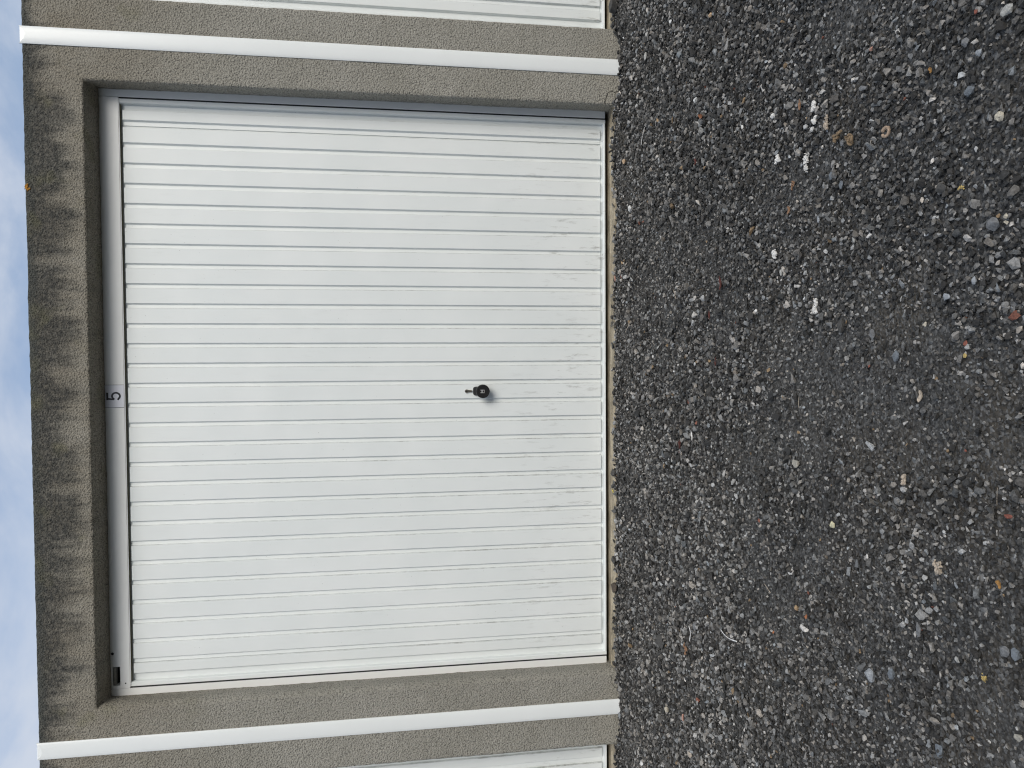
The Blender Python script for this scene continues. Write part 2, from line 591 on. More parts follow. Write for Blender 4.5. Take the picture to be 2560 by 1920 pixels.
b = MB()
for s in (-1, 1):
    x0, x1 = sorted((s * 1.345, s * 1.478))
    b.box(x0, x1, 0.02, 5.6, -0.06, 2.36)
b.box(-1.343, 1.343, 0.02, 0.14, 2.315, 2.36)
b.box(-1.343, 1.343, 5.45, 5.6, -0.06, 2.36)
link('side_wall', b.mesh('side_wall'), M['shell'], garage)
link('roof', MB().box(-1.478, 1.478, 0.03, 5.6, 2.362, 2.49).mesh('roof'), M['shell'], garage)

# floor slab and threshold with a shallow rebate line
tv = []
n = 260
th = MB()
rows = [(0.010, -0.07), (0.012, -0.006), (0.020, -0.001), (0.066, 0.0), (0.070, -0.003), (0.075, -0.0025), (0.078, 0.0), (0.100, -0.003), (0.112, -0.007), (0.30, -0.010), (5.45, -0.010)]
rings = []
for yy, zz in rows:
    ring = []
    for i in range(n + 1):
        x = -1.343 + 2.686 * i / n
        j = 0.004 * mnoise.noise(Vector((x * 9, 2.0, 0))) + 0.002 * mnoise.noise(Vector((x * 40, 5.0, 0)))
        ring.append((x, yy + (j if yy < 0.02 else 0.0), zz + (j * 0.5 if 0 > zz > -0.01 else 0)))
    rings.append(ring)
th.loft(rings, cap=False, closed=False)
link('threshold', th.mesh('threshold'), M['concrete'], garage, smooth=False)

# ---- door frame
FY0, FY1 = 0.115, 0.165
JX, HZ0, HZ1 = 1.2945, 2.1855, 2.272
def plate(xs, zs, holes, y0, y1):
    m = MB()
    for i in range(len(xs) - 1):
        for j in range(len(zs) - 1):
            if (i, j) in holes:
                continue
            m.v += [(xs[i], y0, zs[j]), (xs[i + 1], y0, zs[j]), (xs[i + 1], y0, zs[j + 1]), (xs[i], y0, zs[j + 1])]
            k = len(m.v) - 4
            m.f.append((k, k + 1, k + 2, k + 3))
            for (di, dj, a, c) in ((-1, 0, 0, 3), (1, 0, 1, 2), (0, -1, 0, 1), (0, 1, 3, 2)):
                ii, jj = i + di, j + dj
                if not (0 <= ii < len(xs) - 1 and 0 <= jj < len(zs) - 1) or (ii, jj) in holes:
                    pa, pc = m.v[k + a], m.v[k + c]
                    q = len(m.v)
                    m.v += [pa, pc, (pc[0], y1, pc[2]), (pa[0], y1, pa[2])]
                    m.f.append((q, q + 1, q + 2, q + 3))
    return m.mesh('plate')
hd = plate([-1.2935, -1.280, -1.1956, 1.2925], [HZ0, 2.2254, 2.2568, HZ1], {(1, 1)}, FY0, FY1)
header = link('frame_header', hd, M['frame'], garage)
for s in (-1, 1):
    x0, x1 = sorted((s * JX, s * 1.345))
    me = bevel(MB().box(x0, x1, FY0 - 0.001, FY1, 0.0125, HZ1 + 0.02).mesh('frame_jamb'), 0.0015)
    link('frame_jamb', me, M['frame'], garage)
for s in (-1, 1):
    x0, x1 = sorted((s * 1.2888, s * (JX - 0.0003)))
    link('edge_seal', MB().box(x0, x1, 0.1195, 0.162, 0.013, 2.184).mesh('edge_seal'), M['rubber'], garage)
# lip, seal and rail seen in the shadow under the header
link('header_lip', MB().box(-1.288, 1.288, 0.1165, 0.121, 2.1818, 2.1848).mesh('header_lip'), M['frame'], header)
link('header_seal', MB().box(-1.2875, 1.2875, 0.132, 0.136, 2.1812, 2.1925).mesh('header_seal'), M['beige'], header)
# latch slot in the header
slot = MB()
slot.box(-1.282, -1.193, 0.150, 0.152, 2.223, 2.259)
link('slot_back', slot.mesh('slot_back'), M['rubber'], header)
lev = MB()
lev.loft([[(-1.279, 0.121, 2.2545), (-1.279, 0.118, 2.2500), (-1.279, 0.128, 2.2440), (-1.279, 0.136, 2.2425), (-1.279, 0.138, 2.2545)],
          [(-1.199, 0.121, 2.2545), (-1.199, 0.118, 2.2500), (-1.199, 0.128, 2.2440), (-1.199, 0.136, 2.2425), (-1.199, 0.138, 2.2545)]])
link('latch_lever', lev.mesh('latch_lever'), M['steel'], header)
def disc(cx, cz, y0, y1, r, seg=20):
    m = MB()
    rings = []
    for yy, rr in ((y1, r), (y0 + 0.0008, r), (y0, r * 0.82)):
        rings.append([(cx + rr * math.cos(2 * math.pi * k / seg), yy, cz + rr * math.sin(2 * math.pi * k / seg)) for k in range(seg)])
    return m.loft(rings)
link('screw_hole', disc(-1.1363, 2.2555, FY0 - 0.0012, FY0 + 0.01, 0.0062).mesh('screw_hole'), M['rubber'], header)  # black disc stands in for the dark of a screw hole
link('header_nick', disc(-1.271, 2.2035, FY0 - 0.0008, FY0 + 0.01, 0.0032, 10).mesh('header_nick'), M['rubber'], header)  # small black disc drawn for a nick in the header

# ---- door leaf
BY, GY = 0.118, 0.1370           # border face, groove base
lf = MB()
LE = 1.2885
lf.box(-LE + 0.012, LE - 0.012, GY + 0.0018, 0.160, 0.016, 2.205)               # pan
for s in (-1, 1):
    def X(v):
        return v * s
    # rolled edge profile
    pts = [(LE, 0.158), (LE, BY + 0.002), (LE - 0.002, BY), (LE - 0.017, BY), (LE - 0.020, BY + 0.004), (LE - 0.0215, GY + 0.0019), (LE - 0.0215, 0.158)]
    lf.loft([[(X(a), c, 0.0114) for a, c in pts], [(X(a), c, 2.190) for a, c in pts]])
pts = [(0.0114, 0.158), (0.0114, BY + 0.0015), (0.0128, BY - 0.0006), (0.0190, BY - 0.0006), (0.0215, BY + 0.004), (0.0222, GY + 0.0019), (0.0222, 0.158)]
lf.loft([[(-LE + 0.018, c, a) for a, c in pts], [(LE - 0.018, c, a) for a, c in pts]])
leaf = link('door_leaf', lf.mesh('door_leaf'), M['paint'], garage)

SF = 0.1262                       # slat face
PITCH_S = 0.0873
Z0, Z1, Z2, Z3 = 0.0325, 0.0358, 2.1700, 2.1765
def slat_mesh(front_w, groove_w, right_run=0.002, left_run=0.0052):
    """cross-section from the slat's right edge (x=0) leftwards; loft along its height, pressed in at both ends"""
    def prof(raised):
        f = SF if raised else GY - 0.0004
        fl = GY - 0.0003
        g = GY - 0.0028 if (raised and groove_w > 0) else fl
        p = [(0.0, GY), (-right_run * 0.8, f + 0.0006 if raised else f), (-right_run - 0.0006, f), (-front_w + 0.001, f), (-front_w, f + 0.0005 if raised else f),
             (-front_w - left_run, fl)]
        e = -front_w - left_run - groove_w
        p += [(e, g), (e, GY + 0.0016), (0.0, GY + 0.0016)]
        return p
    m = MB()
    rings = []
    for z, rs in ((Z0, False), (Z1 - 0.0016, True), (Z2 + 0.0016, True), (Z3, False)):
        rings.append([(x, y, z) for x, y in prof(rs)])
    # ease the pressed ends
    m.loft(rings)
    return m.mesh('slat')
full = slat_mesh(0.0673, PITCH_S - 0.0673 - 0.0052)
full.materials.append(M['slat'])
# rightmost narrow slat
me = slat_mesh(0.0432, 0.0178)
me.materials.append(M['slat'])
o = link('slat', me, None, leaf)
o.location.x = 1.2430
for k in range(27):
    o = link('slat', full, None, leaf)
    o.location.x = (0.0556 + PITCH_S * (13 - k)) - 0.0205
me = slat_mesh(0.0445, 0.0)
me.materials.append(M['slat'])
o = link('slat', me, None, leaf)
o.location.x = -1.1885

# handle: round knob on a keystone shaped neck
HX, HZc = 0.0012, 0.612
kb = MB()
seg = 28
def ring(r, y, cz, sx=1.0, sz=1.0):
    return [(HX + r * sx * math.cos(2 * math.pi * k / seg), y, cz + r * sz * math.sin(2 * math.pi * k / seg)) for k in range(seg)]
kb.loft([ring(0.021, SF - 0.030, HZc), ring(0.0300, SF - 0.036, HZc), ring(0.0317, SF - 0.041, HZc), ring(0.0317, SF - 0.052, HZc),
         ring(0.0300, SF - 0.0555, HZc), ring(0.0258, SF - 0.0560, HZc), ring(0.0246, SF - 0.0550, HZc)])
def keyst(y, w, zt, zb, rr):
    P = []
    zc = (zt + zb) / 2
    hh = (zt - zb) / 2
    for k in range(seg):
        a = 2 * math.pi * k / seg
        c, s = math.cos(a), math.sin(a)
        p = 2.0 / 5.5
        P.append((HX + w * (abs(c) ** p) * (1 if c >= 0 else -1) * (1.0 - 0.07 * s), y, zc + hh * (abs(s) ** p) * (1 if s >= 0 else -1)))
    return P
kb.loft([keyst(SF + 0.001, 0.0215, HZc + 0.041, HZc - 0.024, 0), keyst(SF - 0.006, 0.0215, HZc + 0.0405, HZc - 0.024, 0),
         keyst(SF - 0.011, 0.0195, HZc + 0.038, HZc - 0.022, 0), keyst(SF - 0.034, 0.0185, HZc + 0.020, HZc - 0.019, 0)])
link('handle', kb.mesh('handle'), M['black'], leaf, smooth=False)
# emblem on the knob: two posts joined by a waist, a bar beneath
em = MB()
ey0, ey1 = SF - 0.0572, SF - 0.0548
def epoly(pts):
    em.loft([[(HX + x, ey0, HZc + 0.0045 + z) for x, z in pts], [(HX + x, ey1, HZc + 0.0045 + z) for x, z in pts]])
w = 0.0078
arc = [(-0.0052 + 0.0104 * t, 0.0078 - 0.0056 * (1 - (2 * t - 1) ** 2)) for t in [i / 8 for i in range(9)]]
epoly([(-w, -w), (-w, w)] + arc + [(w, w), (w, -w)] + [(x, -z) for x, z in reversed(arc)])
epoly([(-w, -w - 0.0040), (w, -w - 0.0040), (w, -w - 0.0022), (-w, -w - 0.0022)])
link('handle_emblem', em.mesh('handle_emblem'), M['silver'], leaf)
# profile cylinder lock above the handle
lk_ = MB()
rings = []
lz = HZc + 0.0715
for yy, sc in ((SF + 0.002, 1.0), (SF - 0.0055, 1.0), (SF - 0.0065, 0.9)):
    P = []
    for k in range(19):
        a = R(-50) + R(280) * k / 18
        P.append((HX + 0.0085 * sc * math.cos(a), yy, lz + 0.0085 * sc * math.sin(a)))
    for k in range(9):
        a = math.pi + math.pi * k / 8
        P.append((HX + 0.0052 * sc * math.cos(a), yy, lz - 0.0215 + 0.0052 * sc * math.sin(a)))
    rings.append(P)
lk_.loft(rings)
lock = link('lock_cylinder', lk_.mesh('lock_cylinder'), M['chrome'], leaf)
ks = MB()
ks.box(HX - 0.0011, HX + 0.0011, SF - 0.0070, SF - 0.0060, lz - 0.0062, lz + 0.0050)
ks.loft([[(HX + 0.0030 * math.cos(2 * math.pi * k / 12), yy, lz + 0.003 + 0.003 * math.sin(2 * math.pi * k / 12)) for k in range(12)] for yy in (SF - 0.0059, SF - 0.0069)])
link('keyhole', ks.mesh('keyhole'), M['ink'], leaf)

# ---- neighbours: the same garage with all its parts, left and right
def copy_tree(src, parent=None):
    c = src.copy()
    COL.objects.link(c)
    c.parent = parent
    for ch in list(src.children):
        copy_tree(ch, c)
    return c
for s, lab in ((1, 'garage cut off by the upper edge of photo, beyond the cover strip'),
               (-1, 'garage cut off by the lower edge of photo, beyond the cover strip')):
    g2 = copy_tree(garage)
    g2.location.x = s * (PITCHX + 0.012)
    g2['label'] = lab

# ---- things only the middle garage has
np_ = MB().box(-0.0508, 0.0464, FY0 - 0.0008, FY0 + 0.002, 2.1862, 2.2700)
plate_o = link('number_plate', np_.mesh('number_plate'), M['label'], garage)
for x in (-0.0516, 0.0472):
    link('plate_edge', MB().box(x - 0.0007, x + 0.0007, FY0 - 0.0011, FY0 + 0.001, 2.1862, 2.2700).mesh('plate_edge'), M['ink'], plate_o)
# numeral 5 as a stroked outline
def stroke(pts, wd, y0, y1):
    L, Rr = [], []
    for i, p in enumerate(pts):
        a = pts[max(0, i - 1)]
        c = pts[min(len(pts) - 1, i + 1)]
        d = Vector((c[0] - a[0], c[1] - a[1])).normalized()
        nn = Vector((-d.y, d.x))
        L.append((p[0] + nn.x * wd / 2, p[1] + nn.y * wd / 2))
        Rr.append((p[0] - nn.x * wd / 2, p[1] - nn.y * wd / 2))
    m = MB()
    rings = [[(l[0], y0, l[1]), (r_[0], y0, r_[1]), (r_[0], y1, r_[1]), (l[0], y1, l[1])] for l, r_ in zip(L, Rr)]
    m.loft(rings)
    return m
S5 = 0.000236
def p5(a, c):      # photo-upright units -> wall metres
    return (-0.0015 + (a + 767) * S5, 2.2570 - (c - 478) * S5)
five = MB()
def addm(m):
    k = len(five.v)
    five.v.extend(m.v)
    five.f.extend([tuple(i + k for i in f) for f in m.f])
ny0, ny1 = FY0 - 0.0018, FY0 - 0.0006
addm(stroke([p5(-838, 492), p5(-703, 492)], 33 * S5, ny0, ny1))
addm(stroke([p5(-815, 490), p5(-828, 610)], 30 * S5, ny0 - 0.0002, ny1))
bowl = [p5(-828, 604)]
for k in range(25):
    a = R(146) - R(292) * k / 24
    bowl.append(p5(-768 + 62 * math.cos(a), 642 - 68 * math.sin(a)))
bowl[-1] = p5(-836, 672)
addm(stroke(bowl, 32 * S5, ny0 - 0.0004, ny1))
link('numeral_five', five.mesh('numeral_five'), M['ink'], plate_o)

# hairline cracks at the foot of the pier by the shaded jamb
def crack(pts, wd, seed):
    rnd = random.Random(seed)
    m = MB()
    pr = []
    for i in range(len(pts) - 1):
        for t in (0, 0.33, 0.66):
            a, c = pts[i], pts[i + 1]
            pr.append((a[0] + (c[0] - a[0]) * t + rnd.uniform(-.003, .003), a[1] + (c[1] - a[1]) * t + rnd.uniform(-.003, .003)))
    pr.append(pts[-1])
    for i in range(len(pr) - 1):
        ww = wd * rnd.uniform(0.5, 1.2)
        a, c = Vector(pr[i]), Vector(pr[i + 1])
        d = (c - a).normalized()
        nn = Vector((-d.y, d.x)) * ww
        q = len(m.v)
        m.v += [(a.x - nn.x, -0.0016, a.y - nn.y), (a.x + nn.x, -0.0016, a.y + nn.y), (c.x + nn.x, -0.0016, c.y + nn.y), (c.x - nn.x, -0.0016, c.y - nn.y),
                (a.x - nn.x, 0.004, a.y - nn.y), (a.x + nn.x, 0.004, a.y + nn.y), (c.x + nn.x, 0.004, c.y + nn.y), (c.x - nn.x, 0.004, c.y - nn.y)]
        m.f += [tuple(q + t for t in f) for f in ((0, 1, 2, 3), (0, 4, 5, 1), (1, 5, 6, 2), (2, 6, 7, 3), (3, 7, 4, 0))]
    return m.mesh('crack')
link('crack', crack([(1.327, 0.048), (1.345, 0.046), (1.362, 0.036), (1.373, 0.030), (1.381, 0.018), (1.376, 0.0), (1.384, -0.02)], 0.0011, 3), M['crack'], garage)
link('crack', crack([(1.376, 0.002), (1.368, -0.012), (1.371, -0.03)], 0.0008, 5), M['crack'], garage)
link('crack', crack([(-1.335, 0.03), (-1.352, 0.022), (-1.372, 0.024), (-1.398, 0.006), (-1.41, -0.02)], 0.0007, 8), M['crack'], garage)
# lichen on the coping
lm = MB()
rnd = random.Random(4)
for k in range(26):
    cx, cz = 0.868 + rnd.gauss(0, 0.007), 2.508 + rnd.gauss(0, 0.006)
    rr = rnd.uniform(0.0018, 0.0045)
    lm.loft([[(cx + rr * q * math.cos(a), -yy, min(2.513, cz + rr * q * math.sin(a))) for a in [2 * math.pi * t / 7 for t in range(7)]] for yy, q in ((-0.001, 1), (0.0025, 0.95), (0.004, 0.5))])
link('lichen', lm.mesh('lichen'), M['lichen'], garage)

# ---- joint cover strips between the garages
def strip_mesh():
    m = MB()
    rings = []
    hw = TRIM_W + 0.0012
    nsec = 14
    zs = [-0.07, 0.4, 1.0, 1.6, 2.2, WALL_H + 0.006]
    for q, z in enumerate(zs):
        P = []
        for k in range(nsec + 1):
            t = -1 + 2 * k / nsec
            zz = z
            if q == len(zs) - 1:
                zz = z - 0.024 * (1 - t * t)         # scooped saw cut at the head
            P.append((t * hw, -0.004 - 0.0045 * (1 - abs(t) ** 2.6) ** 0.8, zz))
        zt = P[0][2]
        P += [(hw, 0.003, zt), (-hw, 0.003, zt)]
        rings.append(P)
    m.loft(rings)
    me = m.mesh('cover_strip')
    return me
sm = strip_mesh()
sm.materials.append(M['pvc'])
for s, lab in ((1, 'white rounded cover strip on the joint beside the dark shaded jamb'),
               (-1, 'white rounded cover strip on the joint beside the sunlit jamb')):
    o = link('cover_strip', sm, None, None)
    o.location.x = s * PITCHX / 2
    tag(o, lab, 'cover strip', 'cover strips on the garage joints')

# ================================================================ gravel
rng = np.random.default_rng(12)
def rock_mesh(name, seed, n=13, flat=0.62, size=1.0, elong=1.25):
    rnd = random.Random(seed)
    bm = bmesh.new()
    for _ in range(n):
        v = Vector((rnd.gauss(0, 1), rnd.gauss(0, 1), rnd.gauss(0, 1))).normalized() * rnd.uniform(0.82, 1.08)
        bm.verts.new((v.x * elong * size / 2, v.y * size / 2, v.z * flat * size / 2))
    res = bmesh.ops.convex_hull(bm, input=bm.verts)
    bmesh.ops.delete(bm, geom=[e for e in res['geom_interior'] if isinstance(e, bmesh.types.BMVert)], context='VERTS')
    bmesh.ops.dissolve_limit(bm, angle_limit=R(9), verts=bm.verts, edges=bm.edges)
    bmesh.ops.triangulate(bm, faces=bm.faces)
    me = bpy.data.meshes.new(name)
    bm.to_mesh(me)
    bm.free()
    return me

src = bpy.data.collections.new('gravel_grains')
NSRC = 16
for k in range(NSRC):
    me = rock_mesh('gravel_grain', 100 + k, n=random.Random(k).choice((9, 11, 13, 15)), flat=(0.62, 0.75, 0.88)[k % 3], elong=(1.0, 1.15, 1.32, 1.08)[k % 4])
    me.materials.append(M['gravel'])
    src.objects.link(bpy.data.objects.new('gravel_grain', me))

def view_mask(x, y):
    """full density over the ground the photograph shows and a wide margin round it"""
    d = y + 3.40
    half = 0.54 * np.maximum(d, 0.6) + 0.85
    return (np.abs(x - 0.1) < half) & (y > -2.95)

def scatter(step, jitter, ymin, ymax, xmax):
    xs = np.arange(-xmax, xmax, step)
    ys = np.arange(ymin, ymax, step)
    X, Y = np.meshgrid(xs, ys)
    X = (X + rng.uniform(-jitter, jitter, X.shape) * step).ravel()
    Y = (Y + rng.uniform(-jitter, jitter, Y.shape) * step).ravel()
    return X, Y

def fnoise(x, y, s, seed):
    """cheap smooth value noise on arrays"""
    r2 = np.random.default_rng(seed)
    T = r2.random((64, 64))
    u, v = x * s + 200.0, y * s + 200.0
    i, j = np.floor(u).astype(int), np.floor(v).astype(int)
    fu, fv = u - i, v - j
    fu, fv = fu * fu * (3 - 2 * fu), fv * fv * (3 - 2 * fv)
    a, b2, c, d = T[i % 64, j % 64], T[(i + 1) % 64, j % 64], T[i % 64, (j + 1) % 64], T[(i + 1) % 64, (j + 1) % 64]
    return (a * (1 - fu) + b2 * fu) * (1 - fv) + (c * (1 - fu) + d * fu) * fv

PX, PY, PS, PL = [], [], [], []
layers = [ # step, size lo, hi, lift, keep
    (0.0094, 0.0068, 0.0122, 0.18, 0.97),
    (0.0140, 0.0110, 0.0175, 0.40, 0.72),
    (0.0285, 0.0155, 0.0245, 0.38, 0.50),
    (0.0800, 0.0200, 0.0310, 0.30, 0.36),
]
for li, (step, lo, hi, lift, keep) in enumerate(layers):
    X, Y = scatter(step, 0.55, -2.95, 0.05, 2.75)
    ok = view_mask(X, Y)
    # bare patches of fine brown grit
    bare = fnoise(X, Y, 2.1, 1) * 0.48 + fnoise(X, Y, 5.5, 2) * 0.30 + fnoise(X, Y, 13.0, 3) * 0.22
    k2 = keep * np.clip(1.0 - np.clip((bare - 0.53) / 0.11, 0, 1) * (0.35, 0.88, 0.85, 0.6)[li], 0, 1)
    if li >= 1:
        k2 = k2 * np.clip(0.35 + 1.9 * np.clip(fnoise(X, Y, 9.0, 31) * 0.6 + fnoise(X, Y, 24.0, 32) * 0.4 - 0.25, 0, 1), 0, 1.5)
    ok &= rng.random(X.shape) < k2
    # stop at walls and thresholds
    xl = (X + PITCHX / 2) % PITCHX - PITCHX / 2
    edge = np.where(np.abs(xl) < OPEN_W - 0.002, 0.034 - (fnoise(X, Y, 6.0, 9) * 0.026) - fnoise(X, Y, 26.0, 11) * 0.016, -0.004)
    ok &= Y < edge - 0.2 * lo
    X, Y = X[ok], Y[ok]
    PX.append(X); PY.append(Y)
    # chunky and loose towards the wall, ground finer where cars turn
    S = (lo + (hi - lo) * rng.random(X.shape) ** 1.7) * np.interp(Y, [-2.6, -1.6, -0.9, 0.0], [0.80, 0.90, 1.12, 1.12])
    PS.append(S); PL.append(np.full(X.shape, lift))
# coarser stones shoved up against thresholds and wall feet
nE = 900
X = rng.uniform(-2.7, 2.7, nE)
xl = (X + PITCHX / 2) % PITCHX - PITCHX / 2
inop = np.abs(xl) < OPEN_W - 0.01
clump = fnoise(X, X * 0 + 3.0, 5.0, 21)
Y = np.where(inop, 0.010 - np.abs(rng.normal(0, 0.020, nE)) + 0.030 * (clump > 0.60) * rng.random(nE), -0.010 - np.abs(rng.normal(0, 0.012, nE)))
PX.append(X); PY.append(Y)
PS.append(0.008 + 0.016 * rng.random(nE) ** 2.2)
PL.append(0.42 + 0.25 * rng.random(nE))
PX, PY, PS, PL = map(np.concatenate, (PX, PY, PS, PL))
NP = len(PX)
# bed height on a lookup grid
hx, hy = np.linspace(-2.8, 2.8, 281), np.linspace(-3.0, 0.06, 205)
HG = np.array([[ground_z(float(a), float(c)) for a in hx] for c in hy])
iu, iv = (PX + 2.8) / 5.6 * 280, (PY + 3.0) / 3.06 * 204
i0, j0 = np.clip(np.floor(iu).astype(int), 0, 279), np.clip(np.floor(iv).astype(int), 0, 203)
fu, fv = iu - i0, iv - j0
PZ = (HG[j0, i0] * (1 - fu) + HG[j0, i0 + 1] * fu) * (1 - fv) + (HG[j0 + 1, i0] * (1 - fu) + HG[j0 + 1, i0 + 1] * fu) * fv
PZ = PZ + PS * PL + (rng.random(NP) - 0.25) * 0.32 * PS
rot = np.stack([rng.normal(0, 0.38, NP), rng.normal(0, 0.38, NP), rng.uniform(0, 6.283, NP)], 1)
scl = PS[:, None] * np.stack([rng.uniform(0.9, 1.2, NP), rng.uniform(0.82, 1.1, NP), rng.uniform(0.75, 1.1, NP)], 1)
# colours: mostly charcoal, some mid grey, a few pale, tan and reddish grains
# lighter, dustier drifts and darker damp ones
u = rng.random(NP) + (fnoise(PX, PY, 3.0, 41) * 0.5 + fnoise(PX, PY, 8.0, 42) * 0.5 - 0.5) * 0.34 * (rng.random(NP) < 0.8)
u = np.clip(u, 0, 0.9975)
val = 0.018 + 0.030 * rng.random(NP)
val = np.where(u > 0.40, 0.055 + 0.075 * rng.random(NP), val)
val = np.where(u > 0.74, 0.14 + 0.12 * rng.random(NP), val)
val = np.where(u > 0.955, 0.27 + 0.14 * rng.random(NP), val)
val = np.where(rng.random(NP) > 0.9972, 0.42 + 0.22 * rng.random(NP), val)
warm = rng.normal(0.0, 0.035, NP)
tint = np.stack([val * (1.02 + warm), val, val * (0.955 - warm), np.ones(NP)], 1)
sp = rng.random(NP)
m_ = sp < 0.0028
tint[m_, :3] = np.array([0.24, 0.17, 0.10]) * rng.uniform(0.5, 1.4, (m_.sum(), 1))
m_ = (sp > 0.0035) & (sp < 0.0041)
tint[m_, :3] = np.array([0.19, 0.075, 0.05]) * rng.uniform(0.4, 1.2, (m_.sum(), 1))
idx = rng.integers(0, NSRC, NP)

gm = bpy.data.meshes.new('gravel')
gm.vertices.add(NP)
gm.vertices.foreach_set('co', np.stack([PX, PY, PZ], 1).astype(np.float32).ravel())
def attr(name, typ, data, key='vector'):
    a = gm.attributes.new(name, typ, 'POINT')
    a.data.foreach_set(key, np.ascontiguousarray(data).ravel())
attr('grain_rot', 'FLOAT_VECTOR', rot.astype(np.float32))
attr('grain_scale', 'FLOAT_VECTOR', scl.astype(np.float32))
attr('tint', 'FLOAT_COLOR', tint.astype(np.float32), 'color')
attr('grain_index', 'INT', idx.astype(np.int32), 'value')
gravel = link('gravel', gm, M['gravel'])
tag(gravel, 'loose dark grey crushed stone gravel covering the yard', 'gravel', kind='stuff')
ng = bpy.data.node_groups.new('gravel_scatter', 'GeometryNodeTree')
ng.interface.new_socket('Geometry', in_out='INPUT', socket_type='NodeSocketGeometry')
ng.interface.new_socket('Geometry', in_out='OUTPUT', socket_type='NodeSocketGeometry')
gi, go = ng.nodes.new('NodeGroupInput'), ng.nodes.new('NodeGroupOutput')
iop = ng.nodes.new('GeometryNodeInstanceOnPoints')
ci = ng.nodes.new('GeometryNodeCollectionInfo')
ci.inputs['Collection'].default_value = src
ci.inputs['Separate Children'].default_value = True
ci.inputs['Reset Children'].default_value = True
def named(nm, typ):
    n = ng.nodes.new('GeometryNodeInputNamedAttribute')
    n.data_type = typ
    n.inputs['Name'].default_value = nm
    return n.outputs['Attribute']
e2r = ng.nodes.new('FunctionNodeEulerToRotation')
ng.links.new(named('grain_rot', 'FLOAT_VECTOR'), e2r.inputs[0])
ng.links.new(gi.outputs[0], iop.inputs['Points'])
ng.links.new(ci.outputs[0], iop.inputs['Instance'])
iop.inputs['Pick Instance'].default_value = True
ng.links.new(named('grain_index', 'INT'), iop.inputs['Instance Index'])
ng.links.new(e2r.outputs[0], iop.inputs['Rotation'])
ng.links.new(named('grain_scale', 'FLOAT_VECTOR'), iop.inputs['Scale'])
ng.links.new(iop.outputs[0], go.inputs[0])
md = gravel.modifiers.new('scatter', 'NODES')
md.node_group = ng
print('gravel grains', NP)

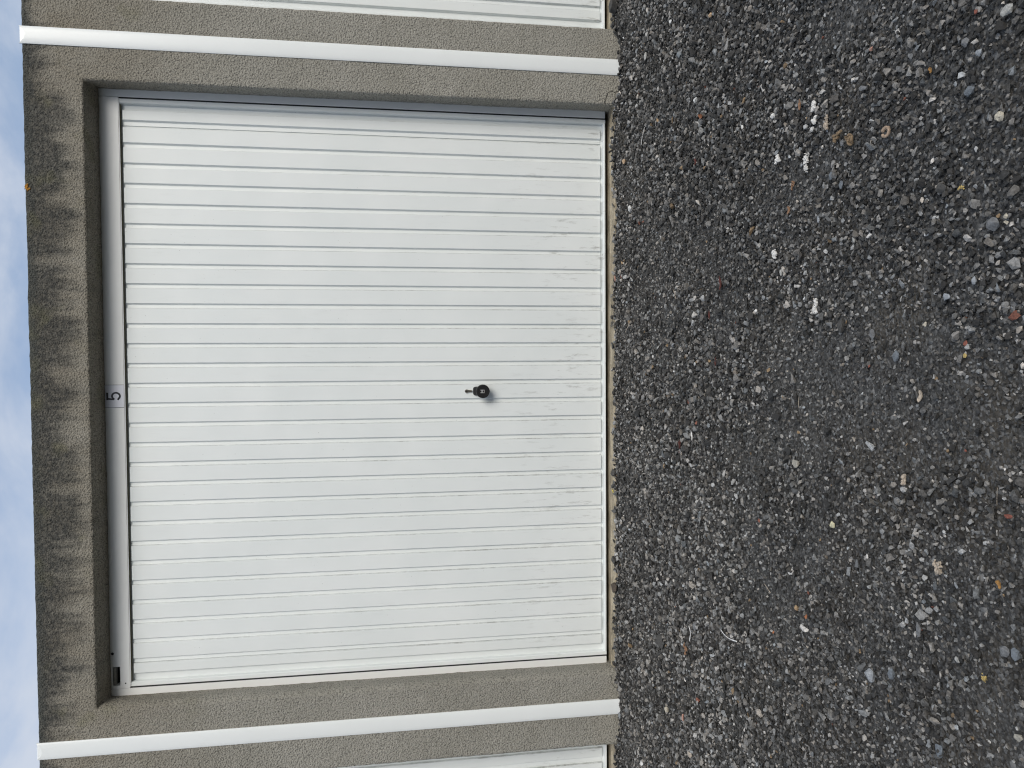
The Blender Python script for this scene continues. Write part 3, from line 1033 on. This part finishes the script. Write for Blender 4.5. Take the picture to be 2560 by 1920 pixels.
# ================================================================ single stones and litter on the gravel
THINGS = [
    ('pebble', 1.268, -1.024, 15.6, 16.5, 'tan', 'small round tan pebble near the upper edge of photo, short of the wall'),
    ('stone', 1.386, -0.39, 32.4, 25.4, 'pale', 'pale grey angular stone close to the cover strip at top of photo'),
    ('leaf_fragment', 0.959, -0.966, 21.4, 38.2, 'rust', 'rust orange curled leaf fragment nearest the dark shaded door jamb'),
    ('stone', 0.755, -2.176, 9.2, 10.0, 'red', 'small brick red stone near the upper right corner of photo'),
    ('stone', 0.724, -2.247, 22.9, 26.3, 'pale', 'large pale angular stone in the upper right corner of photo'),
    ('stone', 0.812, -1.875, 10.3, 12.5, 'pink', 'small salmon pink stone among dark gravel in upper part of photo'),
    ('stone', 0.679, -2.185, 14.2, 16.1, 'pale2', 'pale tapered stone left of the speckled cream stone and above it'),
    ('stone', 0.552, -2.231, 19.2, 25.7, 'cream', 'cream stone with dark speckles near the right edge of photo'),
    ('stone', 0.71, -2.152, 17.4, 18.2, 'grey2', 'blue grey broken stone beside the pale tapered stone'),
    ('stone', 0.62, -2.163, 21.6, 23.2, 'bluegrey', 'rounded blue grey stone between pale tapered stone and speckled cream stone'),
    ('splash', 0.765, -1.646, 33.5, 13.5, 'white', 'narrow white chalky splash at the head of the group of splashes'),
    ('splash', 0.729, -1.65, 19.7, 15.7, 'white', 'small round white chalky splash directly below the narrow one'),
    ('splash', 0.808, -1.437, 10.9, 17.2, 'white', 'tiny white chalky splash alone, nearest the rust orange leaf'),
    ('splash', 0.708, -1.7, 32.6, 15.4, 'bone', 'brownish white chalky splash right of the white ones'),
    ('bark_fragment', 0.785, -1.594, 34.4, 11.6, 'orange', 'slim orange bark fragment just left of the white chalky splashes'),
    ('worm_cast', 0.655, -1.752, 22.4, 29.9, 'tan2', 'tan crumbly curled cast left of the bigger curled cast'),
    ('worm_cast', 0.639, -1.802, 39.9, 25.0, 'tan2', 'larger tan curled cast with several loops beside a grey stone'),
    ('stone', 0.64, -1.768, 16.6, 14.8, 'grey2', 'smooth grey stone lying between the two tan curled casts'),
    ('worm_cast', 0.613, -1.938, 21.8, 23.6, 'pinktan', 'pinkish horseshoe shaped cast open towards top of photo'),
    ('pebble', 0.833, -1.257, 14.2, 9.2, 'white', 'oval white pebble alone below the rust orange leaf fragment'),
    ('splash', 0.632, -1.609, 42.3, 22.5, 'white', 'biggest white chalky splash, tall patch in upper middle gravel'),
    ('splash', 0.685, -1.46, 19.5, 24.0, 'white', 'broken white chalky splash left of the biggest splash'),
    ('bark_fragment', 0.593, -1.554, 22.9, 18.3, 'orange', 'crumbly orange brown fragment just under the biggest white splash'),
    ('bark_fragment', 0.53, -1.537, 25.1, 16.1, 'orange', 'second crumbly orange brown fragment further below the biggest white splash'),
    ('bark_fragment', 0.818, -0.922, 27.2, 17.6, 'darkred', 'dark red bark fragment below the rust orange leaf'),
    ('splash', 0.434, -1.448, 30.7, 17.7, 'white', 'white chalky splash on its own above the pale wedge stone'),
    ('stone', 0.369, -2.219, 27.9, 26.9, 'grey2', 'large smooth grey stone beside two cream chips at right'),
    ('stone', 0.379, -2.244, 9.6, 10.0, 'cream', 'upper cream chip of the pair beside the large smooth grey stone'),
    ('stone', 0.367, -2.244, 8.2, 11.6, 'cream', 'lower cream chip of the pair beside the large smooth grey stone'),
    ('stone', 0.46, -2.092, 19.8, 32.4, 'dark', 'big dark grey peaked stone left of a small yellow clump'),
    ('moss_clump', 0.451, -2.143, 10.3, 15.8, 'yellow', 'small yellow clump right of the big dark peaked stone'),
    ('leaf_fragment', 0.691, -2.071, 12.3, 11.3, 'amber', 'small amber brown fragment in the upper right of the gravel'),
    ('stone', 0.575, -1.72, 20.9, 15.0, 'bluegrey', 'small upright blue grey stone right of the biggest white splash'),
    ('stone', 0.482, -1.667, 19.6, 10.8, 'pale2', 'slim pale bluish stone right of the second orange brown fragment'),
    ('stone', 0.409, -1.815, 18.1, 12.1, 'pale', 'small bright grey stone midway in the upper gravel, squarish'),
    ('stone', 0.372, -1.486, 19.4, 16.2, 'pale', 'pale wedge shaped stone beneath the lone white splash'),
    ('stone', 0.276, -2.176, 15.8, 13.6, 'pale2', 'pale blunt stone above the pale three sided stone at right'),
    ('stone', 0.254, -2.108, 18.2, 19.3, 'pale2', 'pale three sided stone in the right middle of the gravel'),
    ('bark_fragment', 0.382, -1.125, 50.7, 16.0, 'darkred', 'long dark red bark strip, the topmost of the three near mid gravel'),
    ('bark_fragment', 0.286, -1.045, 34.1, 13.7, 'darkred', 'short dark red bark piece between two other dark red pieces'),
    ('bark_fragment', 0.133, -1.089, 31.0, 12.1, 'darkred', 'thin dark red bark piece beside a slim grey flake'),
    ('bark_fragment', -0.171, -0.771, 47.0, 19.6, 'darkred', 'maroon bark piece with pale tip closest to the door threshold'),
    ('splash', 0.271, -1.654, 29.8, 19.4, 'white', 'scattered white chalky splash in the middle of the gravel'),
    ('pebble', 0.279, -1.346, 10.3, 12.2, 'white', 'small bright white square pebble left of the scattered splash'),
    ('stone', 0.164, -2.154, 12.5, 9.4, 'red', 'brick red stone above a yellow chip at right middle'),
    ('stone', 0.141, -2.154, 10.3, 8.6, 'yellow', 'pale yellow chip just under the brick red stone'),
    ('stone', 0.12, -1.873, 7.9, 6.8, 'red', 'tiny red stone in the centre of the gravel'),
    ('stone', 0.204, -2.047, 11.1, 10.8, 'cream', 'creamy white chip next to a tiny red one'),
    ('stone', 0.216, -1.769, 39.2, 25.6, 'dark', 'long dark grey stone standing out below the scattered white splash'),
    ('stone', 0.19, -1.882, 28.0, 15.6, 'grey2', 'slim upright grey stone right of the long dark stone'),
    ('stone', 0.142, -1.962, 25.0, 18.8, 'bluegrey', 'rounded grey stone in the centre right of the gravel'),
    ('leaf_fragment', -0.127, -0.895, 30.9, 11.5, 'white', 'white curled paper thin scrap by the maroon bark piece'),
    ('stone', -0.134, -1.57, 27.2, 33.7, 'cream2', 'large cream grey three cornered stone in middle of gravel'),
    ('stone', -0.148, -1.528, 19.3, 16.0, 'grey2', 'small grey stone touching the large three cornered stone'),
    ('bark_fragment', 0.062, -2.048, 28.6, 14.4, 'bone', 'rough beige clump in the centre right of the gravel'),
    ('splash', -0.114, -1.993, 21.5, 7.5, 'bone', 'thin off-white splash right of the large three cornered stone'),
    ('stone', -0.134, -2.263, 9.5, 21.5, 'red', 'wide brick red stone at the right edge of photo'),
    ('stone', -0.26, -1.741, 21.1, 19.0, 'yellowcream', 'smooth yellow cream stone alone on dark gravel'),
    ('stone', -0.034, -2.159, 5.9, 6.9, 'red', 'tiny orange red stone on bare brown soil at right'),
    ('bark_fragment', -0.516, -1.637, 14.3, 11.4, 'orange2', 'bright orange fragment in the lower middle of the gravel'),
    ('bark_fragment', -0.615, -1.471, 10.0, 8.6, 'orange2', 'tiny bright orange fragment right of the curved white strip'),
    ('stone', -0.304, -1.871, 14.3, 7.0, 'white', 'narrow white chip pointing upwards in the lower gravel'),
    ('bark_fragment', -0.268, -2.103, 30.8, 27.1, 'bone', 'frayed brown and white bark clump in the lower right'),
    ('leaf_fragment', -0.253, -2.255, 15.1, 13.5, 'amber', 'orange tan curled leaf bit near the right edge of photo'),
    ('stone', -0.41, -2.036, 29.2, 19.0, 'grey2', 'upright oval grey stone in the lower right gravel'),
    ('stone', -0.564, -1.887, 30.3, 31.2, 'pale2', 'biggest pale grey blocky stone in the lower gravel'),
    ('stone', -0.531, -1.957, 29.0, 20.1, 'bluegrey', 'darker grey stone next to the biggest pale blocky stone'),
    ('moss_clump', -0.433, -2.215, 14.3, 15.9, 'yellow', 'bright yellow crumbly clump in the lower right of photo'),
    ('stone', -0.367, -2.259, 20.7, 24.0, 'grey2', 'left one of two touching grey stones at the right edge'),
    ('stone', -0.364, -2.283, 23.1, 20.3, 'bluegrey', 'right one of two touching grey stones at the right edge'),
    ('bark_fragment', -0.9, -0.829, 26.3, 37.6, 'orange', 'crumbly orange tan fragment beside the straight white strip'),
    ('pebble', -1.217, -0.63, 25.2, 22.4, 'cream', 'cream pebble beside the wall near the lower cover strip'),
    ('stone', -1.177, -0.795, 38.6, 16.4, 'pink', 'rosy pink stone right of the cream pebble'),
    ('stone', -0.622, -2.1, 28.1, 25.1, 'bluegrey', 'large blue grey stone at the lower edge of photo'),
    ('stone', -0.502, -2.29, 16.2, 19.1, 'cream2', 'beige stone in the lower right corner of photo'),
    ('stone', -0.976, -0.559, 57.8, 54.6, 'dark', 'big dark lump of stone left of the straight white strip'),
    ('stone', -0.791, -0.903, 39.7, 24.2, 'grey2', 'grey flat stone right of the straight white strip'),
    ('pebble', 1.033, -0.104, 24.9, 22.7, 'tan', 'orange tan pebble by the threshold near the shaded jamb'),
    ('stone', 0.527, 0.063, 33.9, 13.5, 'pink', 'pale pink flat stone at the threshold edge'),
    ('stone', -0.4, 0.118, 46.6, 43.2, 'dark', 'dark pointed stone resting up on the concrete threshold'),
    ('leaf_fragment', -0.485, 0.078, 13.5, 21.5, 'lemon', 'tiny lemon yellow leaf bit on the concrete threshold'),
    ('stone', -0.821, 0.095, 46.7, 43.9, 'dark', 'dark rounded lump on threshold, upper of two'),
    ('stone', -0.949, 0.082, 50.5, 52.3, 'brown', 'brownish dark lump on threshold, lower of two'),
    ('stone', 1.808, 0.085, 74.0, 72.2, 'dark', 'dark porous lump by the wall at the top edge of photo'),
    ('stone', -0.427, -2.147, 13.5, 12.7, 'pale', 'small pale stone between upright oval stone and touching pair'),
    ('stone', 0.544, -1.763, 22.3, 14.7, 'bluegrey', 'tapered bluish stone lower right of the upright blue grey one'),
    ('stone', 0.737, -1.847, 15.9, 31.1, 'grey2', 'broad bluish grey stone left of centre in the upper gravel'),
]
STRIPS = [
    ('straw', [(1.098, -0.391), (1.061, -0.36), (1.039, -0.345)], 7.0, 'white', 'white straw near the shaded jamb, thicker at one end'),
    ('straw', [(0.317, -0.2), (0.293, -0.159), (0.266, -0.124)], 5.4, 'bone', 'thin pale straw lying near the threshold above the door centre'),
    ('straw', [(0.401, -0.711), (0.383, -0.727), (0.363, -0.739)], 3.8, 'bone', 'thin pale straw left of the long dark red bark strip'),
    ('plastic_strip', [(-0.81, -0.863), (-0.828, -0.878), (-0.862, -0.867)], 9.2, 'purewhite', 'straight white plastic strip in the lower left gravel'),
    ('plastic_strip', [(-0.729, -1.127), (-0.735, -1.157), (-0.734, -1.197), (-0.725, -1.242)], 6.3, 'purewhite', 'curved white plastic strip in the lower left gravel'),
    ('straw', [(-0.495, -1.416), (-0.501, -1.434), (-0.511, -1.452)], 3.7, 'bone', 'short beige straw in the lower middle of the gravel'),
    ('straw', [(0.041, -1.595), (0.027, -1.595), (0.012, -1.595)], 2.8, 'bone', 'short straight beige straw in the middle of the gravel'),
    ('straw', [(-0.088, -2.244), (-0.097, -2.245), (-0.118, -2.244)], 1.7, 'bone', 'thin beige stalk near the right edge of photo'),
]
ON_SLAB = {
    'dark pointed stone resting up on the concrete threshold': (-0.385, 0.016, 0.003),
    'tiny lemon yellow leaf bit on the concrete threshold': (-0.470, -0.003, 0.003),
    'dark rounded lump on threshold, upper of two': (-0.797, 0.007, 0.003),
    'brownish dark lump on threshold, lower of two': (-0.922, -0.005, 0.003),
    'pale pink flat stone at the threshold edge': (0.518, -0.017, 0.003),
    'dark porous lump by the wall at the top edge of photo': (1.757, -0.021, 0.003),
}

def top_z(x, y):
    return ground_z(x, y) + 0.0085

def blob_mesh(name, seed, sx, sy, sz, n=22, sub=True):
    """an angular stone with eased arrises"""
    me = rock_mesh(name, seed, n=n, flat=1.0, size=1.0, elong=1.0)
    bm = bmesh.new()
    bm.from_mesh(me)
    bmesh.ops.dissolve_limit(bm, angle_limit=R(22), verts=bm.verts, edges=bm.edges)
    bmesh.ops.bevel(bm, geom=list(bm.edges), offset=0.035, segments=1, affect='EDGES', clamp_overlap=True)
    bmesh.ops.triangulate(bm, faces=bm.faces)
    zmin = min(v.co.z for v in bm.verts)
    for v in bm.verts:
        v.co = Vector((v.co.x * sx, v.co.y * sy, v.co.z * sz))
    bm.to_mesh(me)
    bm.free()
    return me

def splash_mesh(seed, w, d):
    rnd = random.Random(seed)
    m = MB()
    cnt = int(30 + 1500 * (w * d) ** 0.5)
    seeds = [(rnd.uniform(-.38, .38) * w, rnd.uniform(-.28, .28) * d, rnd.uniform(.10, .22)) for _ in range(4)]
    for k in range(cnt):
        sx_, sy_, sr = rnd.choice(seeds)
        cx = sx_ + rnd.gauss(0, sr * w * 0.75)
        cy = sy_ + rnd.gauss(0, sr * d * 0.95)
        rr = 0.0009 + 0.0033 * rnd.random() ** 2
        h = rnd.uniform(0.001, 0.0048)
        ph = rnd.uniform(0, 6)
        m.loft([[(cx + rr * q * rnd.uniform(.75, 1.2) * math.cos(ph + a), cy + rr * q * rnd.uniform(.75, 1.2) * math.sin(ph + a), z) for a in [2 * math.pi * s / 7 for s in range(7)]]
                for z, q in ((-0.002, 1.0), (h * 0.6, 0.95), (h, 0.45))])
    return m.mesh('splash')

def cast_mesh(seed, w, d, horseshoe=False):
    rnd = random.Random(seed)
    m = MB()
    if horseshoe:
        runs = [[(w * 0.42 * math.sin(a), -d * 0.42 * math.cos(a) * 1.1, 0.004) for a in [R(-75 + 330 * t / 16 - 90) for t in range(17)]]]
        rad = 0.0036
    else:
        runs = []
        rad = 0.0030
        for k in range(4):
            cx, cy, a = rnd.uniform(-.3, .3) * w, rnd.uniform(-.3, .3) * d, rnd.uniform(0, 6)
            pts = []
            for t in range(11):
                pts.append((cx, cy, 0.003 + 0.003 * math.sin(t * 0.9 + k)))
                a += rnd.uniform(0.1, 0.9)
                cx += math.cos(a) * w * 0.10
                cy += math.sin(a) * d * 0.11
            runs.append(pts)
    for pts in runs:
        rings = []
        for i, p in enumerate(pts):
            a, c = Vector(pts[max(0, i - 1)]), Vector(pts[min(len(pts) - 1, i + 1)])
            t = (c - a).normalized()
            s = Vector((-t.y, t.x, 0)).normalized()
            u_ = s.cross(t)
            rr = rad * rnd.uniform(0.65, 1.25)
            rings.append([tuple(Vector(p) + s * rr * math.cos(q) + u_ * rr * math.sin(q)) for q in [2 * math.pi * e / 7 for e in range(7)]])
        m.loft(rings)
    return m.mesh('worm_cast')

def flake_mesh(seed, w, d, curl=0.5, th=0.0012):
    """a small curled leaf or bark piece with thickness"""
    rnd = random.Random(seed)
    nu, nv = 9, 5
    V, Fc = [], []
    for side in (0, 1):
        for i in range(nu):
            t = -1 + 2 * i / (nu - 1)
            wid = (1 - abs(t) ** 2.2) ** 0.6 * (0.75 + 0.25 * math.sin(seed + 4 * t)) + 0.12
            for j in range(nv):
                s = -1 + 2 * j / (nv - 1)
                x = w / 2 * t
                y = d / 2 * s * wid + d * 0.16 * math.sin(2.2 * t + seed)
                z = curl * d * 0.45 * (s * s) * wid + 0.12 * w * t * t + rnd.uniform(-.0004, .0004) + 0.002
                V.append((x, y, z + (th if side else 0)))
    o = nu * nv
    for i in range(nu - 1):
        for j in range(nv - 1):
            a = i * nv + j
            Fc.append((a, a + nv, a + nv + 1, a + 1))
            Fc.append((o + a, o + a + 1, o + a + nv + 1, o + a + nv))
    rim = [i * nv for i in range(nu)] + [(nu - 1) * nv + j for j in range(1, nv)] + [i * nv + nv - 1 for i in range(nu - 2, -1, -1)] + [j for j in range(nv - 2, 0, -1)]
    for k in range(len(rim)):
        a, c = rim[k], rim[(k + 1) % len(rim)]
        Fc.append((a, c, o + c, o + a))
    m = MB()
    m.v, m.f = V, Fc
    return m.mesh('flake')

def clump_mesh(seed, w, d, n=16):
    rnd = random.Random(seed)
    bmA = bmesh.new()
    for k in range(n):
        s = rnd.uniform(0.16, 0.42)
        me = rock_mesh('tmp', seed * 37 + k, n=9, flat=0.8, size=1.0, elong=1.4)
        mat = Matrix.Translation((rnd.gauss(0, .22) * w, rnd.gauss(0, .22) * d, rnd.uniform(0, .18) * min(w, d) + 0.001)) @ \
            Matrix.Rotation(rnd.uniform(0, 6), 4, 'Z') @ Matrix.Rotation(rnd.uniform(-.6, .6), 4, 'X') @ Matrix.Diagonal((s * w, s * d, s * min(w, d), 1))
        me.transform(mat)
        bmA.from_mesh(me)
        bpy.data.meshes.remove(me)
    me = bpy.data.meshes.new('clump')
    bmA.to_mesh(me)
    bmA.free()
    return me

CAT = {'pebble': 'pebble', 'stone': 'stone', 'leaf_fragment': 'leaf', 'splash': 'splash', 'bark_fragment': 'bark', 'worm_cast': 'worm cast', 'moss_clump': 'moss'}
GRP = {'pebble': 'pebbles on the gravel', 'stone': 'larger stones on the gravel', 'leaf_fragment': 'leaf bits on the ground', 'splash': 'chalky splashes on the gravel',
       'bark_fragment': 'bark pieces on the gravel', 'worm_cast': 'curled casts on the gravel', 'moss_clump': 'yellow clumps on the gravel'}
for k, (kind, x, y, w_mm, d_mm, c, lab) in enumerate(THINGS):
    w_, d_ = w_mm / 1000, d_mm / 1000
    if lab in ON_SLAB:
        x, y, z = ON_SLAB[lab]
    else:
        z = top_z(x, y)
    rnd = random.Random(900 + k)
    rz = 0.0
    if kind in ('stone', 'pebble'):
        sz = min(w_, d_) * (0.62 if kind == 'stone' else 0.8)
        me = blob_mesh(kind, 500 + k, w_ * 1.06, d_ * 1.02, sz, n=34 if kind == 'pebble' else 20)
        z += sz * 0.22
        rz = rnd.uniform(-0.25, 0.25)
    elif kind == 'splash':
        me = splash_mesh(k, w_, d_)
        z += 0.002
    elif kind == 'worm_cast':
        me = cast_mesh(k, w_, d_, 'horseshoe' in lab)
        z += 0.003
    elif kind == 'moss_clump':
        me = clump_mesh(k, w_, d_, 14)
        z += 0.003
    elif kind == 'leaf_fragment':
        long_ = max(w_, d_)
        me = flake_mesh(k, long_, min(w_, d_) * 0.8, 0.6, 0.0008)
        rz = 0.0 if w_ > d_ else R(70)
        z += 0.006
    else:
        if min(w_, d_) > 0.018:
            me = clump_mesh(k, w_, d_, 20)
        else:
            me = flake_mesh(k, max(w_, d_) * 0.85, min(w_, d_) * 0.8, 0.35, 0.0018)
        rz = 0.0 if w_ > d_ else R(80)
        z += 0.005
    o = link(kind, me, pal(c))
    o.location = (x, y, z)
    o.rotation_euler.z = rz
    tag(o, lab, CAT[kind], GRP[kind])

for k, (kind, pts, wmm, c, lab) in enumerate(STRIPS):
    # resample a smooth path and sweep a flattened section along it
    P = [Vector((p[0], p[1], 0)) for p in pts]
    path = []
    for i in range(len(P) - 1):
        p0, p1, p2, p3 = P[max(0, i - 1)], P[i], P[i + 1], P[min(len(P) - 1, i + 2)]
        for t in [s / 6 for s in range(6)]:
            path.append(0.5 * ((2 * p1) + (p2 - p0) * t + (2 * p0 - 5 * p1 + 4 * p2 - p3) * t * t + (3 * p1 - p0 - 3 * p2 + p3) * t ** 3))
    path.append(P[-1])
    org = path[len(path) // 2].copy()
    wd = wmm / 1000 * 0.55
    m = MB()
    rings = []
    for i, p in enumerate(path):
        t = (path[min(len(path) - 1, i + 1)] - path[max(0, i - 1)]).normalized()
        s = Vector((-t.y, t.x, 0))
        q = i / (len(path) - 1)
        if kind == 'straw':
            rr = wd / 2 * (0.55 + 0.6 * q)
        else:
            rr = wd / 2 * (0.85 + 0.15 * math.sin(9 * q))
        zz = top_z(p.x, p.y) + 0.0075 + 0.0015 * math.sin(3.1 * q)
        c0 = Vector((p.x - org.x, p.y - org.y, zz))
        fl = 0.75 if kind == 'straw' else 0.45
        rings.append([tuple(c0 + s * rr * math.cos(a) + Vector((0, 0, rr * fl * math.sin(a)))) for a in [2 * math.pi * e / 8 for e in range(8)]])
    m.loft(rings)
    o = link(kind, m.mesh(kind), pal(c), smooth=True)
    o.location = (org.x, org.y, 0)
    tag(o, lab, 'straw' if kind == 'straw' else 'plastic strip', 'straws on the gravel' if kind == 'straw' else 'white plastic strips on the gravel')

# ================================================================ unseen leafy blocker, added behind the viewer to cut low sky light
def sky_blocker_mesh():
    r3 = np.random.default_rng(5)
    nL = 9000
    x = r3.uniform(-20, 20, nL)
    zt = 4.3 + 0.35 * np.sin(x * 1.3) + 0.25 * np.sin(x * 3.7 + 1)
    z = zt * r3.random(nL) ** 0.8
    y = -10.2 - 0.35 * r3.random(nL) ** 2 - 0.12 * np.sin(x * 5 + z * 3) - 0.25 * (z / zt) ** 4
    s = r3.uniform(0.05, 0.11, nL)
    a, e = r3.uniform(0, 6.28, nL), r3.normal(0, 0.6, nL)
    ux = np.stack([np.cos(a), np.sin(a) * np.sin(e), np.sin(a) * np.cos(e)], 1) * s[:, None]
    vx = np.stack([-np.sin(a), np.cos(a) * np.sin(e + .4), np.cos(a) * np.cos(e + .4)], 1) * s[:, None] * 0.6
    c = np.stack([x, y, z], 1)
    V = np.stack([c - ux, c + vx, c + ux, c - vx], 1).reshape(-1, 3)
    m = MB()
    m.v = [tuple(map(float, p)) for p in V]
    m.f = [(4 * i, 4 * i + 1, 4 * i + 2, 4 * i + 3) for i in range(nL)]
    me = m.mesh('blocker_leaves', fix=False)
    core = MB()
    rings = []
    for i in range(81):
        xx = -20 + 0.5 * i
        hh = 4.1 + 0.35 * math.sin(xx * 1.3) + 0.25 * math.sin(xx * 3.7 + 1)
        rings.append([(xx, -10.55 - 0.1 * math.sin(xx * 5), -0.05), (xx, -10.5 - 0.1 * math.sin(xx * 5 + 2), hh * 0.6), (xx, -10.7, hh), (xx, -11.6, hh * 0.97), (xx, -11.9, -0.05)])
    core.loft(rings)
    return me, core.mesh('blocker_core')
hm, cm = sky_blocker_mesh()
sky_blocker = empty('sky_blocker', (0, 0, 0))
tag(sky_blocker, 'tall dark green leafy blocker, added unseen behind the viewer to cut low sky light', 'sky_blocker')
link('blocker_leaves', hm, plain('hedge leaf', (0.045, 0.075, 0.028), 0.55, var=0.4, vscale=9), sky_blocker)
link('blocker_core', cm, plain('hedge inside', (0.035, 0.045, 0.022), 0.9, var=0.4, vscale=14), sky_blocker)
